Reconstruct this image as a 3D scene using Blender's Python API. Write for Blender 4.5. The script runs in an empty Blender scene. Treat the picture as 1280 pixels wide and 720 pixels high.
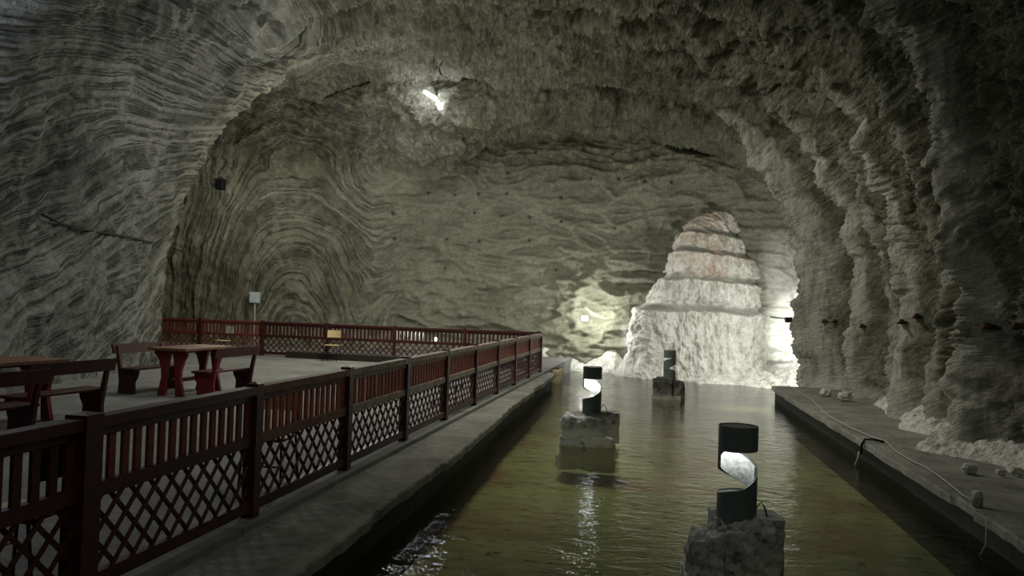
import bpy, math, random
import numpy as np
from mathutils import Vector, Matrix
from mathutils.bvhtree import BVHTree

random.seed(7)
C = bpy.context.scene.collection
PI = math.pi

# ------------------------------------------------------------------ camera
F_PX, YAW, PITCH, ROLL, CAM_H = 1000.0, -.186, .0227, .0323, 1.67
fw = np.array([math.sin(YAW)*math.cos(PITCH), math.cos(YAW)*math.cos(PITCH), math.sin(PITCH)])
r0 = np.array([math.cos(YAW), -math.sin(YAW), 0.0]); u0 = np.cross(r0, fw)
rt = math.cos(ROLL)*r0 + math.sin(ROLL)*u0
up = -math.sin(ROLL)*r0 + math.cos(ROLL)*u0
cam_d = bpy.data.cameras.new('camera'); cam = bpy.data.objects.new('camera', cam_d); C.objects.link(cam)
cam.matrix_world = Matrix(((rt[0], up[0], -fw[0], 0), (rt[1], up[1], -fw[1], 0), (rt[2], up[2], -fw[2], CAM_H), (0, 0, 0, 1)))
cam_d.sensor_width = 36; cam_d.lens = 36*F_PX/1280; cam_d.clip_start = .05; cam_d.clip_end = 200
bpy.context.scene.camera = cam

def at(px, py, z=None, Y=None, X=None):
    """a spot in the place that the photograph shows at (px, py), on a known plane"""
    d = fw + (px-640)/F_PX*rt - (py-360)/F_PX*up
    t = (z-CAM_H)/d[2] if z is not None else (Y/d[1] if Y is not None else X/d[0])
    return Vector((d[0]*t, d[1]*t, CAM_H+d[2]*t))

# ------------------------------------------------------------------ tagging
def tag(o, label=None, cat=None, group=None, kind=None):
    if label: o['label'] = label
    if cat: o['category'] = cat
    if group: o['group'] = group
    if kind: o['kind'] = kind
    return o

def thing(name, label, cat, loc=(0, 0, 0), rz=0.0, group=None):
    o = bpy.data.objects.new(name, None); C.objects.link(o)
    o.empty_display_size = .1
    o.location = loc; o.rotation_euler = (0, 0, rz)
    return tag(o, label, cat, group)

def copy_tree(o, parent=None):
    c = o.copy(); C.objects.link(c)
    if parent: c.parent = parent
    for ch in list(o.children):
        copy_tree(ch, c)
    return c

# ------------------------------------------------------------------ mesh builder
class MB:
    def __init__(s): s.v = []; s.f = []
    def add(s, vs, fs):
        n = len(s.v); s.v += [tuple(v) for v in vs]; s.f += [tuple(i+n for i in f) for f in fs]; return s
    def box(s, x0, x1, y0, y1, z0, z1):
        return s.add([(x0,y0,z0),(x1,y0,z0),(x1,y1,z0),(x0,y1,z0),(x0,y0,z1),(x1,y0,z1),(x1,y1,z1),(x0,y1,z1)],
                     [(0,3,2,1),(4,5,6,7),(0,1,5,4),(1,2,6,5),(2,3,7,6),(3,0,4,7)])
    def bar(s, a, b, w, h, side=(0, 0, 1)):
        a = Vector(a); b = Vector(b); d = (b-a).normalized(); n = Vector(side)
        n = (n - d*n.dot(d)).normalized(); m = d.cross(n)
        vs = []
        for p in (a, b):
            for q, r in ((-1,-1),(1,-1),(1,1),(-1,1)): vs.append(p + m*(q*w/2) + n*(r*h/2))
        return s.add(vs, [(0,1,2,3),(7,6,5,4),(0,4,5,1),(1,5,6,2),(2,6,7,3),(3,7,4,0)])
    def tube(s, pts, r, n=8, cap=True):
        pts = [Vector(p) for p in pts]; rs = r if isinstance(r, (list, tuple)) else [r]*len(pts)
        vs = []; prev = None
        for i, p in enumerate(pts):
            d = (pts[min(i+1, len(pts)-1)] - pts[max(i-1, 0)]).normalized()
            if prev is None:
                ref = Vector((0,0,1)) if abs(d.z) < .9 else Vector((1,0,0)); prev = (ref - d*ref.dot(d)).normalized()
            else: prev = (prev - d*prev.dot(d)).normalized()
            m = d.cross(prev)
            for k in range(n):
                a = 2*PI*k/n; vs.append(p + (prev*math.cos(a) + m*math.sin(a))*rs[i])
        fs = []
        for i in range(len(pts)-1):
            for k in range(n): fs.append((i*n+k, i*n+(k+1)%n, (i+1)*n+(k+1)%n, (i+1)*n+k))
        if cap: fs.append(tuple(range(n-1, -1, -1))); fs.append(tuple((len(pts)-1)*n+k for k in range(n)))
        return s.add(vs, fs)
    def prism(s, prof, axis, a, b):
        """a 2D outline pushed along an axis: 'x' -> outline in (y,z), 'y' -> outline in (x,z), 'z' -> outline in (x,y)"""
        n = len(prof)
        def P(p, t): return {'x': (t, p[0], p[1]), 'y': (p[0], t, p[1]), 'z': (p[0], p[1], t)}[axis]
        vs = [P(p, a) for p in prof] + [P(p, b) for p in prof]
        fs = [tuple(range(n-1, -1, -1)), tuple(range(n, 2*n))] + [(i, (i+1) % n, n+(i+1) % n, n+i) for i in range(n)]
        return s.add(vs, fs)
    def build(s, name, m, parent=None, smooth=False, bevel=0):
        me = bpy.data.meshes.new(name); me.from_pydata(s.v, [], s.f); me.update()
        import bmesh
        bm = bmesh.new(); bm.from_mesh(me); bmesh.ops.recalc_face_normals(bm, faces=bm.faces)
        if bevel:
            bmesh.ops.bevel(bm, geom=list(bm.edges), offset=bevel, segments=1, affect='EDGES', clamp_overlap=True)
        bm.to_mesh(me); bm.free()
        if smooth: me.polygons.foreach_set('use_smooth', [True]*len(me.polygons))
        o = bpy.data.objects.new(name, me); C.objects.link(o); me.materials.append(m)
        if parent: o.parent = parent
        return o

# ------------------------------------------------------------------ numpy noise
rng = np.random.RandomState(11)
PERM = np.tile(rng.permutation(256), 3)
GR = rng.normal(size=(256, 3)); GR /= np.linalg.norm(GR, axis=1)[:, None]
def noise(x, y, z, seed=0):
    x = np.asarray(x, float)+seed*17.3; y = np.asarray(y, float)+seed*5.1; z = np.asarray(z, float)-seed*9.7
    x, y, z = np.broadcast_arrays(x, y, z)
    xi = np.floor(x).astype(int); yi = np.floor(y).astype(int); zi = np.floor(z).astype(int)
    xf = x-xi; yf = y-yi; zf = z-zi
    u = xf**3*(xf*(xf*6-15)+10); v = yf**3*(yf*(yf*6-15)+10); w = zf**3*(zf*(zf*6-15)+10)
    def g(a, b, c):
        h = PERM[PERM[PERM[(xi+a) & 255] + ((yi+b) & 255)] + ((zi+c) & 255)]
        q = GR[h]
        return q[..., 0]*(xf-a) + q[..., 1]*(yf-b) + q[..., 2]*(zf-c)
    def L(a, b, t): return a+(b-a)*t
    return 1.6*L(L(L(g(0,0,0), g(1,0,0), u), L(g(0,1,0), g(1,1,0), u), v),
                 L(L(g(0,0,1), g(1,0,1), u), L(g(0,1,1), g(1,1,1), u), v), w)
def fbm(x, y, z, oct=4, seed=0, gain=.5):
    t = 0; a = 1
    for o in range(oct):
        t = t + a*noise(x, y, z, seed+o); x = x*2.03; y = y*2.03; z = z*2.03; a *= gain
    return t
def ridged(x, y, z, oct=4, seed=0, gain=.5):
    t = 0; a = 1
    for o in range(oct):
        t = t + a*(1-2*np.abs(noise(x, y, z, seed+o))); x = x*2.1; y = y*2.1; z = z*2.1; a *= gain
    return t
def sm(a, b, x):
    t = np.clip((x-a)/(b-a), 0, 1); return t*t*(3-2*t)

# ------------------------------------------------------------------ node helpers
class NT:
    def __init__(s, name):
        s.m = bpy.data.materials.new(name); s.m.use_nodes = True
        s.t = s.m.node_tree; s.t.nodes.clear(); s.out = s.n('ShaderNodeOutputMaterial')
    def n(s, typ, **kw):
        nd = s.t.nodes.new(typ)
        for k, v in kw.items():
            if k.startswith('i_'):
                key = k[2:].replace('_', ' ')
                nd.inputs[int(key) if key.isdigit() else key].default_value = v
            else: setattr(nd, k, v)
        return nd
    def l(s, a, b): s.t.links.new(a, b)
    def math(s, op, a, b=None, clamp=False):
        nd = s.n('ShaderNodeMath', operation=op); nd.use_clamp = clamp
        for i, q in enumerate((a, b)):
            if q is None: continue
            if isinstance(q, (int, float)): nd.inputs[i].default_value = q
            else: s.l(q, nd.inputs[i])
        return nd.outputs[0]
    def mix(s, f, a, b, mode='MIX'):
        nd = s.n('ShaderNodeMix', data_type='RGBA', blend_type=mode)
        for i, q in ((0, f), (6, a), (7, b)):
            if isinstance(q, (int, float)): nd.inputs[i].default_value = q
            elif isinstance(q, tuple): nd.inputs[i].default_value = (*q, 1)
            else: s.l(q, nd.inputs[i])
        return nd.outputs[2]
    def noise(s, vec, scale, detail=4, rough=.55, dist=0):
        nd = s.n('ShaderNodeTexNoise'); nd.inputs['Scale'].default_value = scale
        nd.inputs['Detail'].default_value = detail; nd.inputs['Roughness'].default_value = rough
        nd.inputs['Distortion'].default_value = dist
        if vec is not None: s.l(vec, nd.inputs['Vector'])
        return nd.outputs['Fac']
    def ramp(s, fac, stops):
        nd = s.n('ShaderNodeValToRGB'); e = nd.color_ramp.elements
        while len(e) < len(stops): e.new(.5)
        for q, (p, c) in zip(e, stops):
            q.position = p; q.color = (*c, 1) if isinstance(c, tuple) else (c, c, c, 1)
        s.l(fac, nd.inputs[0]); return nd.outputs[0]
    def scaled(s, vec, sc):
        nd = s.n('ShaderNodeMapping'); nd.inputs['Scale'].default_value = sc; s.l(vec, nd.inputs['Vector']); return nd.outputs[0]
    def attr(s, name):
        return s.n('ShaderNodeAttribute', attribute_name=name).outputs['Fac']
    def bsdf(s, col, rough=.8, bump=None, strength=.5, dist=.02, metallic=0, spec=.3):
        b = s.n('ShaderNodeBsdfPrincipled')
        for key, q in (('Base Color', col), ('Roughness', rough)):
            if isinstance(q, tuple): b.inputs[key].default_value = (*q, 1)
            elif isinstance(q, (int, float)): b.inputs[key].default_value = q
            else: s.l(q, b.inputs[key])
        b.inputs['Metallic'].default_value = metallic
        b.inputs['Specular IOR Level'].default_value = spec
        if bump is not None:
            bp = s.n('ShaderNodeBump'); bp.inputs['Strength'].default_value = strength; bp.inputs['Distance'].default_value = dist
            s.l(bump, bp.inputs['Height']); s.l(bp.outputs[0], b.inputs['Normal'])
        s.l(b.outputs[0], s.out.inputs[0]); return s.m

def pos(t): return t.n('ShaderNodeNewGeometry').outputs['Position']
def obj_co(t): return t.n('ShaderNodeTexCoord').outputs['Object']

def rock_material():
    t = NT('layered_salt_rock'); P = pos(t)
    s = t.attr('strata'); bandy = t.attr('bandy'); salt = t.attr('salt'); hole = t.attr('hole'); olive = t.attr('olive'); flute = t.attr('flute'); calm = t.attr('calm'); hewn = t.attr('hewn')
    # thin dark layers of clay following the strata
    cv = t.n('ShaderNodeCombineXYZ'); t.l(t.math('MULTIPLY', s, 3.4), cv.inputs[0])
    low = t.noise(t.scaled(P, (.25, .25, .25)), 1.0, 3)
    t.l(t.math('MULTIPLY', low, 1.6), cv.inputs[1])
    n1 = t.noise(cv.outputs[0], 1.0, 3.5, .62)
    d1 = t.math('ABSOLUTE', t.math('SUBTRACT', n1, .5))
    line1 = t.ramp(d1, [(0.0, 1.0), (.022, .9), (.06, 0.0)])
    cv2 = t.n('ShaderNodeCombineXYZ'); t.l(t.math('MULTIPLY', s, 7.5), cv2.inputs[0]); t.l(t.math('MULTIPLY', low, 3.0), cv2.inputs[1])
    n2 = t.noise(cv2.outputs[0], 1.0, 2.0, .5)
    line2 = t.ramp(n2, [(0.0, 1.0), (.36, .8), (.47, 0.0)])
    brk = t.ramp(t.noise(P, 1.3, 5, .6), [(.36, 0.0), (.56, 1.0)])
    brk2 = t.ramp(t.noise(P, 2.2, 4, .6), [(.34, .1), (.56, 1.0)])
    lines = t.math('MAXIMUM', line1, t.math('MULTIPLY', t.math('MULTIPLY', line2, brk), .7))
    lines = t.math('MULTIPLY', t.math('MULTIPLY', lines, brk2), bandy, True)
    # rock body
    big = t.noise(P, .55, 5, .6, .4)
    body_o = t.ramp(big, [(.28, (.13, .127, .082)), (.44, (.22, .215, .15)), (.60, (.31, .305, .23)), (.8, (.40, .39, .32))])
    body_g = t.ramp(big, [(.28, (.13, .132, .128)), (.48, (.21, .213, .205)), (.75, (.31, .312, .30))])
    body_o = t.mix(t.math('MULTIPLY', calm, .6), body_o, (.33, .325, .245))
    body = t.mix(olive, body_g, body_o)
    fine = t.noise(P, 9.0, 6, .65)
    body = t.mix(.55, body, t.ramp(fine, [(.3, .35), (.7, 1.0)]), 'MULTIPLY')
    rust = t.ramp(t.noise(P, .9, 5, .65, .6), [(.60, 0.0), (.72, 1.0)])
    body = t.mix(t.math('MULTIPLY', rust, t.math('MULTIPLY', olive, .35)), body, (.17, .12, .06))
    dark = t.ramp(t.noise(t.scaled(P, (.8, .8, 1.6)), .7, 6, .7, 1.0), [(.25, 1.0), (.42, 0.0)])
    body = t.mix(t.math('MULTIPLY', t.math('MULTIPLY', dark, .8), t.math('SUBTRACT', 1.0, t.math('MULTIPLY', calm, .85)), True), body, (.045, .043, .032))
    vr = t.n('ShaderNodeVectorRotate'); vr.inputs['Axis'].default_value = (1, 0, 0); vr.inputs['Angle'].default_value = .7; t.l(P, vr.inputs['Vector'])
    hs = t.noise(t.scaled(vr.outputs[0], (3.5, 1.0, 13)), 1.4, 5, .75, .9)
    body = t.mix(t.math('MULTIPLY', hewn, .85), body, t.ramp(hs, [(.36, .2), (.50, .85), (.60, 1.7)]), 'MULTIPLY')
    body = t.mix(t.math('MULTIPLY', lines, .88), body, (.028, .028, .027))
    # white salt bloom on the cut ridges and near the water
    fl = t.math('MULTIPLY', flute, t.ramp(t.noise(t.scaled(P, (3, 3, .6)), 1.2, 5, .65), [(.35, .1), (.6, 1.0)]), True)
    body = t.mix(t.math('MULTIPLY', t.math('MULTIPLY', hewn, t.math('SUBTRACT', 1.0, flute, True), True), .45), body, (.075, .07, .05))  # clay-brown tone painting shade into the hollows between the ribs
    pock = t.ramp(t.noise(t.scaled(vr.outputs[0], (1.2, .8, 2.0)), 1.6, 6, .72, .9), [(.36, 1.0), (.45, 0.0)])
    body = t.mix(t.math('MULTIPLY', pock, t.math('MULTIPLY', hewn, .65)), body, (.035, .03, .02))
    body = t.mix(t.math('MULTIPLY', t.math('MULTIPLY', rust, hewn), .45), body, (.13, .085, .04))
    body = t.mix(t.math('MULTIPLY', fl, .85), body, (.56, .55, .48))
    sf = t.math('MULTIPLY', salt, t.ramp(t.noise(P, 3.5, 5, .6), [(.25, .35), (.5, 1.0)]), True)
    body = t.mix(sf, body, (.74, .73, .68))
    body = t.mix(hole, body, (.012, .012, .01))
    scr = t.noise(t.scaled(P, (6, 2.2, 2.2)), 1.6, 5, .7, 1.6)
    h = t.math('ADD', t.math('MULTIPLY', fine, .5), t.math('MULTIPLY', scr, .8))
    h = t.math('ADD', t.math('SUBTRACT', h, t.math('MULTIPLY', lines, .5)), t.math('MULTIPLY', t.math('MULTIPLY', hs, hewn), 1.3))
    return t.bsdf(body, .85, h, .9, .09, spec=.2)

def simple(name, col, rough=.6, var=.3, scale=8, bump=.2, metallic=0, spec=.3, col2=None, thr=(.45, .62)):
    t = NT(name); P = obj_co(t)
    n = t.noise(P, scale, 5, .6)
    c = t.mix(var, col, t.ramp(n, [(.3, .25), (.7, 1.0)]), 'MULTIPLY')
    if col2:
        c = t.mix(t.ramp(t.noise(P, scale*.45, 5, .65, .5), [(thr[0], 0.0), (thr[1], 1.0)]), c, col2)
    return t.bsdf(c, rough, n, bump, .01, metallic, spec)

M = {}
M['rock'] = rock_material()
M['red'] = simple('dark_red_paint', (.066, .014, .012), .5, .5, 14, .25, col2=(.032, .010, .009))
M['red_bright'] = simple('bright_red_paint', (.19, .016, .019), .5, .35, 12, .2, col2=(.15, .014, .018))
M['picket'] = simple('red_brown_lit_picket', (.36, .085, .05), .6, .5, 10, .25, col2=(.20, .042, .026))  # far pickets: light from the pool side is put into this brighter colour
M['picket_dim'] = simple('deep_red_dim_picket', (.17, .035, .026), .6, .5, 10, .25, col2=(.10, .024, .018))  # same pickets in weaker light, painted as a darker red
M['orange'] = simple('faded_red_paint', (.20, .048, .026), .6, .4, 10, .2, col2=(.12, .03, .018))
M['rail_worn'] = simple('salt_worn_rail', (.36, .31, .25), .7, .5, 16, .3, col2=(.20, .12, .08))
M['rail_mid'] = simple('brown_worn_rail', (.20, .085, .05), .65, .5, 14, .3, col2=(.10, .03, .02), thr=(.5, .62))
M['tabletop'] = simple('worn_brown_tabletop', (.22, .12, .065), .5, .4, 6, .2, col2=(.14, .045, .03))
M['black_metal'] = simple('black_metal', (.018, .018, .018), .4, .2, 20, .1, .5)
M['tube_steel'] = simple('dark_painted_steel', (.13, .15, .14), .5, .3, 12, .1, .2)
M['inner'] = simple('pale_lining', (.62, .62, .58), .45, .8, 26, .6)
M['ply'] = simple('yellow_plywood', (.58, .43, .24), .5, .2, 5, .1)
M['ply_white'] = simple('pale_board', (.66, .64, .56), .5, .2, 5, .1)
M['timber'] = simple('dark_timber', (.03, .024, .02), .8, .4, 8, .4)
M['rust'] = simple('rusty_iron', (.085, .03, .02), .8, .5, 25, .4)
M['box_grey'] = simple('pale_blue_grey_enamel', (.50, .56, .57), .5, .15, 10, .05)
M['white_cable'] = simple('pale_cable', (.42, .42, .38), .6, .2, 20, .1)
M['stump'] = simple('yellow_salt_stained_wood', (.42, .33, .16), .7, .4, 10, .4, col2=(.55, .52, .42))

def concrete(name, c1, c2, sc=1.0, joint=0.0):
    t = NT(name); P = pos(t)
    a = t.noise(P, .9*sc, 6, .65, .3); b = t.noise(P, 14, 5, .6)
    c = t.ramp(a, [(.3, c1), (.62, c2)])
    c = t.mix(.5, c, t.ramp(b, [(.3, .45), (.65, 1.0)]), 'MULTIPLY')
    stain = t.ramp(t.noise(P, 2.6, 6, .7, .8), [(.30, 1.0), (.44, 0.0)])
    c = t.mix(t.math('MULTIPLY', stain, .6), c, tuple(q*.3 for q in c1))
    return t.bsdf(c, .8, t.math('ADD', b, t.math('MULTIPLY', a, 1.0)), .5, .02, spec=.25)
M['floor'] = concrete('worn_concrete_floor', (.15, .148, .14), (.26, .258, .24))
M['ledge'] = concrete('damp_concrete_ledge', (.15, .148, .125), (.29, .285, .245), 1.6)
M['ledge_r'] = concrete('dark_wet_concrete', (.14, .136, .118), (.29, .285, .25), 1.6)
M['poolwall'] = concrete('near_black_pool_wall', (.012, .012, .009), (.022, .022, .016), 2)  # near-black colour for the wall below the ledge lip

def salt_mat():
    t = NT('white_salt_crust'); P = pos(t); g = t.attr('grey'); pk = t.attr('pink')
    a = t.noise(P, 6, 6, .7)
    c = t.ramp(t.noise(t.scaled(P, (1, 1, .45)), 5, 6, .7), [(.34, (.34, .32, .27)), (.46, (.62, .60, .54)), (.62, (.80, .79, .75))])
    c = t.mix(t.math('MULTIPLY', t.math('MULTIPLY', pk, .6), t.ramp(t.noise(P, 2.2, 4), [(.4, .2), (.6, 1.0)]), True), c, (.55, .36, .25))
    c = t.mix(g, c, (.34, .33, .29))
    return t.bsdf(c, .75, t.math('ADD', a, t.noise(P, 22, 4, .6)), .8, .06, spec=.3)
M['salt'] = salt_mat()

def lamp_rock(name, dark, white, z0, z1):
    t = NT(name); P = obj_co(t)
    sx = t.n('ShaderNodeSeparateXYZ'); t.l(P, sx.inputs[0])
    n = t.noise(P, 7, 6, .65); n2 = t.noise(P, 3.2, 5, .6)
    zz = t.math('ADD', sx.outputs[2], t.math('MULTIPLY', t.math('SUBTRACT', n2, .5), .5))
    mr = t.n('ShaderNodeMapRange'); mr.inputs[1].default_value = z0; mr.inputs[2].default_value = z1
    mr.inputs[3].default_value = 1; mr.inputs[4].default_value = 0; t.l(zz, mr.inputs[0])
    c = t.mix(mr.outputs[0], t.mix(.6, dark, t.ramp(n, [(.3, .2), (.65, 1.0)]), 'MULTIPLY'), white)
    c = t.mix(t.ramp(n, [(.30, 1.0), (.42, 0.0)]), c, (.02, .02, .018))
    return t.bsdf(c, .85, n, .9, .05, spec=.25)
M['rock_front'] = lamp_rock('dark_crusted_boulder', (.42, .41, .37), (.60, .59, .54), .0, .3)
M['rock_mid'] = lamp_rock('white_footed_boulder', (.20, .195, .175), (.84, .82, .76), .24, .48)
M['rock_far'] = lamp_rock('dark_boulder', (.10, .097, .085), (.36, .35, .30), .0, .22)

def water_mat():
    t = NT('pool_water'); P = pos(t)
    n = t.noise(t.scaled(P, (2.2, 3.6, 1)), 1.6, 4, .6, .5)
    n2 = t.noise(t.scaled(P, (1, 1.5, 1)), 13, 2, .5)
    bp = t.n('ShaderNodeBump'); bp.inputs['Strength'].default_value = .5; bp.inputs['Distance'].default_value = .036
    t.l(t.math('ADD', n, t.math('MULTIPLY', n2, .16)), bp.inputs['Height'])
    fr = t.n('ShaderNodeFresnel'); fr.inputs[0].default_value = 1.44; t.l(bp.outputs[0], fr.inputs['Normal'])
    gl = t.n('ShaderNodeBsdfGlossy'); gl.inputs['Roughness'].default_value = .04; t.l(bp.outputs[0], gl.inputs['Normal'])
    tr = t.n('ShaderNodeBsdfTransparent'); tr.inputs[0].default_value = (.80, .84, .68, 1)
    mx = t.n('ShaderNodeMixShader'); t.l(fr.outputs[0], mx.inputs[0]); t.l(tr.outputs[0], mx.inputs[1]); t.l(gl.outputs[0], mx.inputs[2])
    t.l(mx.outputs[0], t.out.inputs[0]); return t.m
M['water'] = water_mat()
def bed_mat():
    t = NT('algae_pool_bed'); P = pos(t)
    a = t.noise(P, .8, 5, .6, .4); b = t.noise(t.scaled(P, (1, 1.6, 1)), 4.5, 5, .65)
    c = t.ramp(a, [(.3, (.16, .17, .075)), (.5, (.26, .265, .125)), (.7, (.38, .37, .21))])
    rust = t.ramp(t.noise(P, .55, 4, .6, .5), [(.50, 0.0), (.66, 1.0)])
    c = t.mix(t.math('MULTIPLY', rust, .75), c, (.24, .09, .04))
    c = t.mix(t.ramp(b, [(.32, 1.0), (.44, 0.0)]), c, (.045, .05, .02))
    c = t.mix(t.ramp(b, [(.60, 0.0), (.72, .5)]), c, (.42, .40, .24))
    return t.bsdf(c, .9, b, .5, .03)
M['bed'] = bed_mat()

def emit(name, col, s):
    t = NT(name); e = t.n('ShaderNodeEmission'); e.inputs[0].default_value = (*col, 1); e.inputs[1].default_value = s
    t.l(e.outputs[0], t.out.inputs[0]); return t.m

# ------------------------------------------------------------------ the cavern shell
CX, CY, CZ = -1.5, 3.0, 2.3
RIBS = [(4.6, .7, .45), (8.2, .40, .60), (11.4, .42, .66), (13.3, .25, .30), (15.0, .36, .50), (16.7, .25, .32), (18.3, .38, .52), (20.9, .60, 1.25)]

def inside(x, y, z):
    """negative inside the cavern"""
    zz = np.maximum(z, 0)
    xl = -9.8 - .245*np.clip(y-9.5, 0, 12) + .10*np.clip(9.5-y, 0, 14)
    xr = 3.66 + .12*sm(9, 14, y)
    c = (xl+xr)/2; a = (xr-xl)/2
    hA = 8.3 + .25*sm(8, 20, y)
    n = 2.7
    fA = (((np.abs(x-c)/a)**n + (zz/hA)**n)**(1/n) - 1)*6
    fA = np.maximum(fA, (y-23.3)*1.0)
    fA = np.maximum(fA, -(y+7.5))
    aB = 7.1; fB = (((np.abs(x+2.35)/aB)**2.8 + (zz/7.75)**2.8)**(1/2.8) - 1)*6
    kB = .6
    q = np.stack([fB, (y-27.1)], 0); fB = q.max(0) + np.maximum(kB-np.abs(q[0]-q[1]), 0)**2/(4*kB)
    fC = (((np.abs(y-22.4)/4.0)**2.5 + (zz/8.6)**2.5)**(1/2.5) - 1)*5
    fC = np.maximum(fC, x+7.0)
    def smin(p, q, k):
        h = np.clip(.5+.5*(q-p)/k, 0, 1); return q+(p-q)*h - k*h*(1-h)
    return smin(smin(fA, fB, .9), fC, 1.6)

def grid_axis(lo, d0, d1, hi, fine, coarse):
    a = [lo]
    while a[-1] < hi:
        x = a[-1]
        dist = max(d0-x, x-d1, 0)
        a.append(x + min(coarse, fine*(1+dist*14)))
    a[-1] = hi
    return np.array(a)
deg = PI/180
th = grid_axis(-180*deg, -50*deg, 48*deg, 180*deg, .0021, .05)
ph = grid_axis(-40*deg, -7*deg, 36*deg, 89.5*deg, .0021, .05)
TH, PH = np.meshgrid(th, ph)
DX = np.sin(TH)*np.cos(PH); DY = np.cos(TH)*np.cos(PH); DZ = np.sin(PH)
T0 = np.full(TH.shape, .5); T1 = np.full(TH.shape, 45.0); found = np.zeros(TH.shape, bool)
tt = .5
prev = tt
for k in range(100):
    nt = tt + .35
    v = inside(CX+DX*nt, CY+DY*nt, CZ+DZ*nt)
    hit = (v > 0) & ~found
    T0[hit] = tt; T1[hit] = nt; found |= hit
    tt = nt
    if found.all(): break
for k in range(12):
    tm = (T0+T1)/2
    v = inside(CX+DX*tm, CY+DY*tm, CZ+DZ*tm) > 0
    T1 = np.where(v, tm, T1); T0 = np.where(v, T0, tm)
tm = (T0+T1)/2
X = CX+DX*tm; Y = CY+DY*tm; Z = CZ+DZ*tm
# normals of the smooth shell (from the implicit function), pointing into the cavern
e = .05
g0 = inside(X, Y, Z)
NX = -(inside(X+e, Y, Z)-g0); NY = -(inside(X, Y+e, Z)-g0); NZ = -(inside(X, Y, Z+e)-g0)
ln = np.sqrt(NX**2+NY**2+NZ**2)+1e-9; NX /= ln; NY /= ln; NZ /= ln

# region weights
w_far = sm(25.0, 26.3, Y)*sm(-10.6, -9.0, X)*sm(-.2, -.6, NY)             # the rippled end wall
w_left = sm(-5, -9, X)*sm(23.5, 20.5, Y)                                  # the banded left wall
w_bl = sm(-8.5, -10.5, X)*sm(22, 24.5, Y)                                 # the folded wall behind the platform
w_right = sm(-1.5, 2.2, X)*sm(24.5, 22.5, Y)
w_top = sm(5.2, 7.2, Z)

# the strata field (metres across the layers), folded into an arch behind the platform
wx = .45*noise(X*.33, Y*.33, Z*.33, 1) + .17*noise(X*.9, Y*.9, Z*.9, 2) + .06*noise(X*2.3, Y*2.3, Z*2.3, 3)
kx = .3 + 1.35*sm(19, 25, Y)
fold = np.sqrt((kx*(X+12.6))**2 + (.35*(Y-27))**2 + (Z-.3)**2 + .4)
flat = Z*1.0 + .12*X + 1.7 + .5*noise(X*.25, Z*.5, Y*.25, 4)
mf = sm(-10.8, -8.4, X + .8*noise(Z*.5, X*.3, 0, 5))*sm(8, 15, Y) + sm(-8, -4, X)*(1-sm(8, 15, Y))
S = fold*(1-mf) + flat*mf + wx + w_left*(.6*Z-.25*(Y-20)) + sm(4.5, 8.3, Z)*.42*(22-Y)*(1-sm(25, 26.5, Y))

# displacement
D = .30*fbm(X*.28, Y*.28, Z*.28, 2, 20)
D += .10*fbm(X*1.1, Y*1.1, Z*1.1, 3, 30)*(1-.5*w_far)
D += .035*ridged(X*3, Y*3, Z*3, 2, 40)*(1-.4*w_left)
# layers stand out in steps along the strata
st1 = noise(S*3.1, X*.18+3, Y*.18+Z*.12, 50); st2 = noise(S*8.5, X*.4, Y*.4+Z*.25, 51)
bandy = np.clip(1.0*w_left + .85*w_bl + .14*w_far + .12*w_right + .2*w_top*(1-w_right), 0, 1)
D += bandy*(.075*st1 + .035*np.clip(st2*2.2, -1, 1))
# wavy ripples of the end wall
wq = .55*noise(X*.35, Z*.7, 2.2, 60); wv = .5*noise(X*.8, Z*.6, 4.1, 61)
rp = noise(X*.75+wq, .3, Z*2.5+wq*2.0+.22*X, 62); rp2 = noise(X*1.7+wv, .7, Z*5.2+wv*2-.15*X, 63)
rp3 = noise(X*3.5+wv, 1.7, Z*10+wv*4, 64)
D += w_far*(.22*(1-2.3*np.abs(rp)) + .09*(1-2.3*np.abs(rp2)) + .025*(1-2*np.abs(rp3)) - .05)
# old cutting ribs of the right wall and the vault
yw = Y + .30*noise(Z*.45, X*.35, Y*.1, 70) + .10*noise(Z*1.6, X*1.2, Y*.5, 71)
rib = 0*Y
for (ry, rw, ra) in RIBS:
    rib = rib + ra*np.exp(-((yw-ry)/rw)**2)
ribm = rib*sm(-3.5, 2.5, X)*(1-.62*sm(3.4, 7.4, Z))*(1-w_far)
D += w_right*.13*fbm(X*1.5, Y*1.5, Z*.9, 3, 86)
hw = np.clip(w_right + w_top*(1-w_left), 0, 1)*(1-w_far)
an = .75 + 1.3*noise(X*.22, Y*.22, Z*.22, 150); zx = Z + .7*(-X)*w_top
q1 = Y*np.cos(an)+zx*np.sin(an); q2 = -Y*np.sin(an)+zx*np.cos(an)
D += hw*(.060*(1-2*np.abs(noise(q1*.9, q2*4.2, .5*X, 151))) + .030*(1-2*np.abs(noise(q1*2.0, q2*9.5, X, 152))) + .07*ridged(X*1.5, Y*1.5, Z*1.5, 3, 155) - .22*sm(.42, .75, noise(X*.8, Y*.8, Z*.8, 158)))
D += ribm + .10*w_right*ridged(X*1.1, Y*2.2, Z*.45, 3, 80)
# bumps of the vault and the lip above the end wall
D += w_top*.24*ridged(X*.5, Y*.9, Z*.5, 3, 90)
# recess around the ceiling lamp
D -= .2*np.exp(-(((X+6.1)/1.3)**2 + ((Y-21.8)/.8)**2))*sm(6, 7.2, Z)
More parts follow.
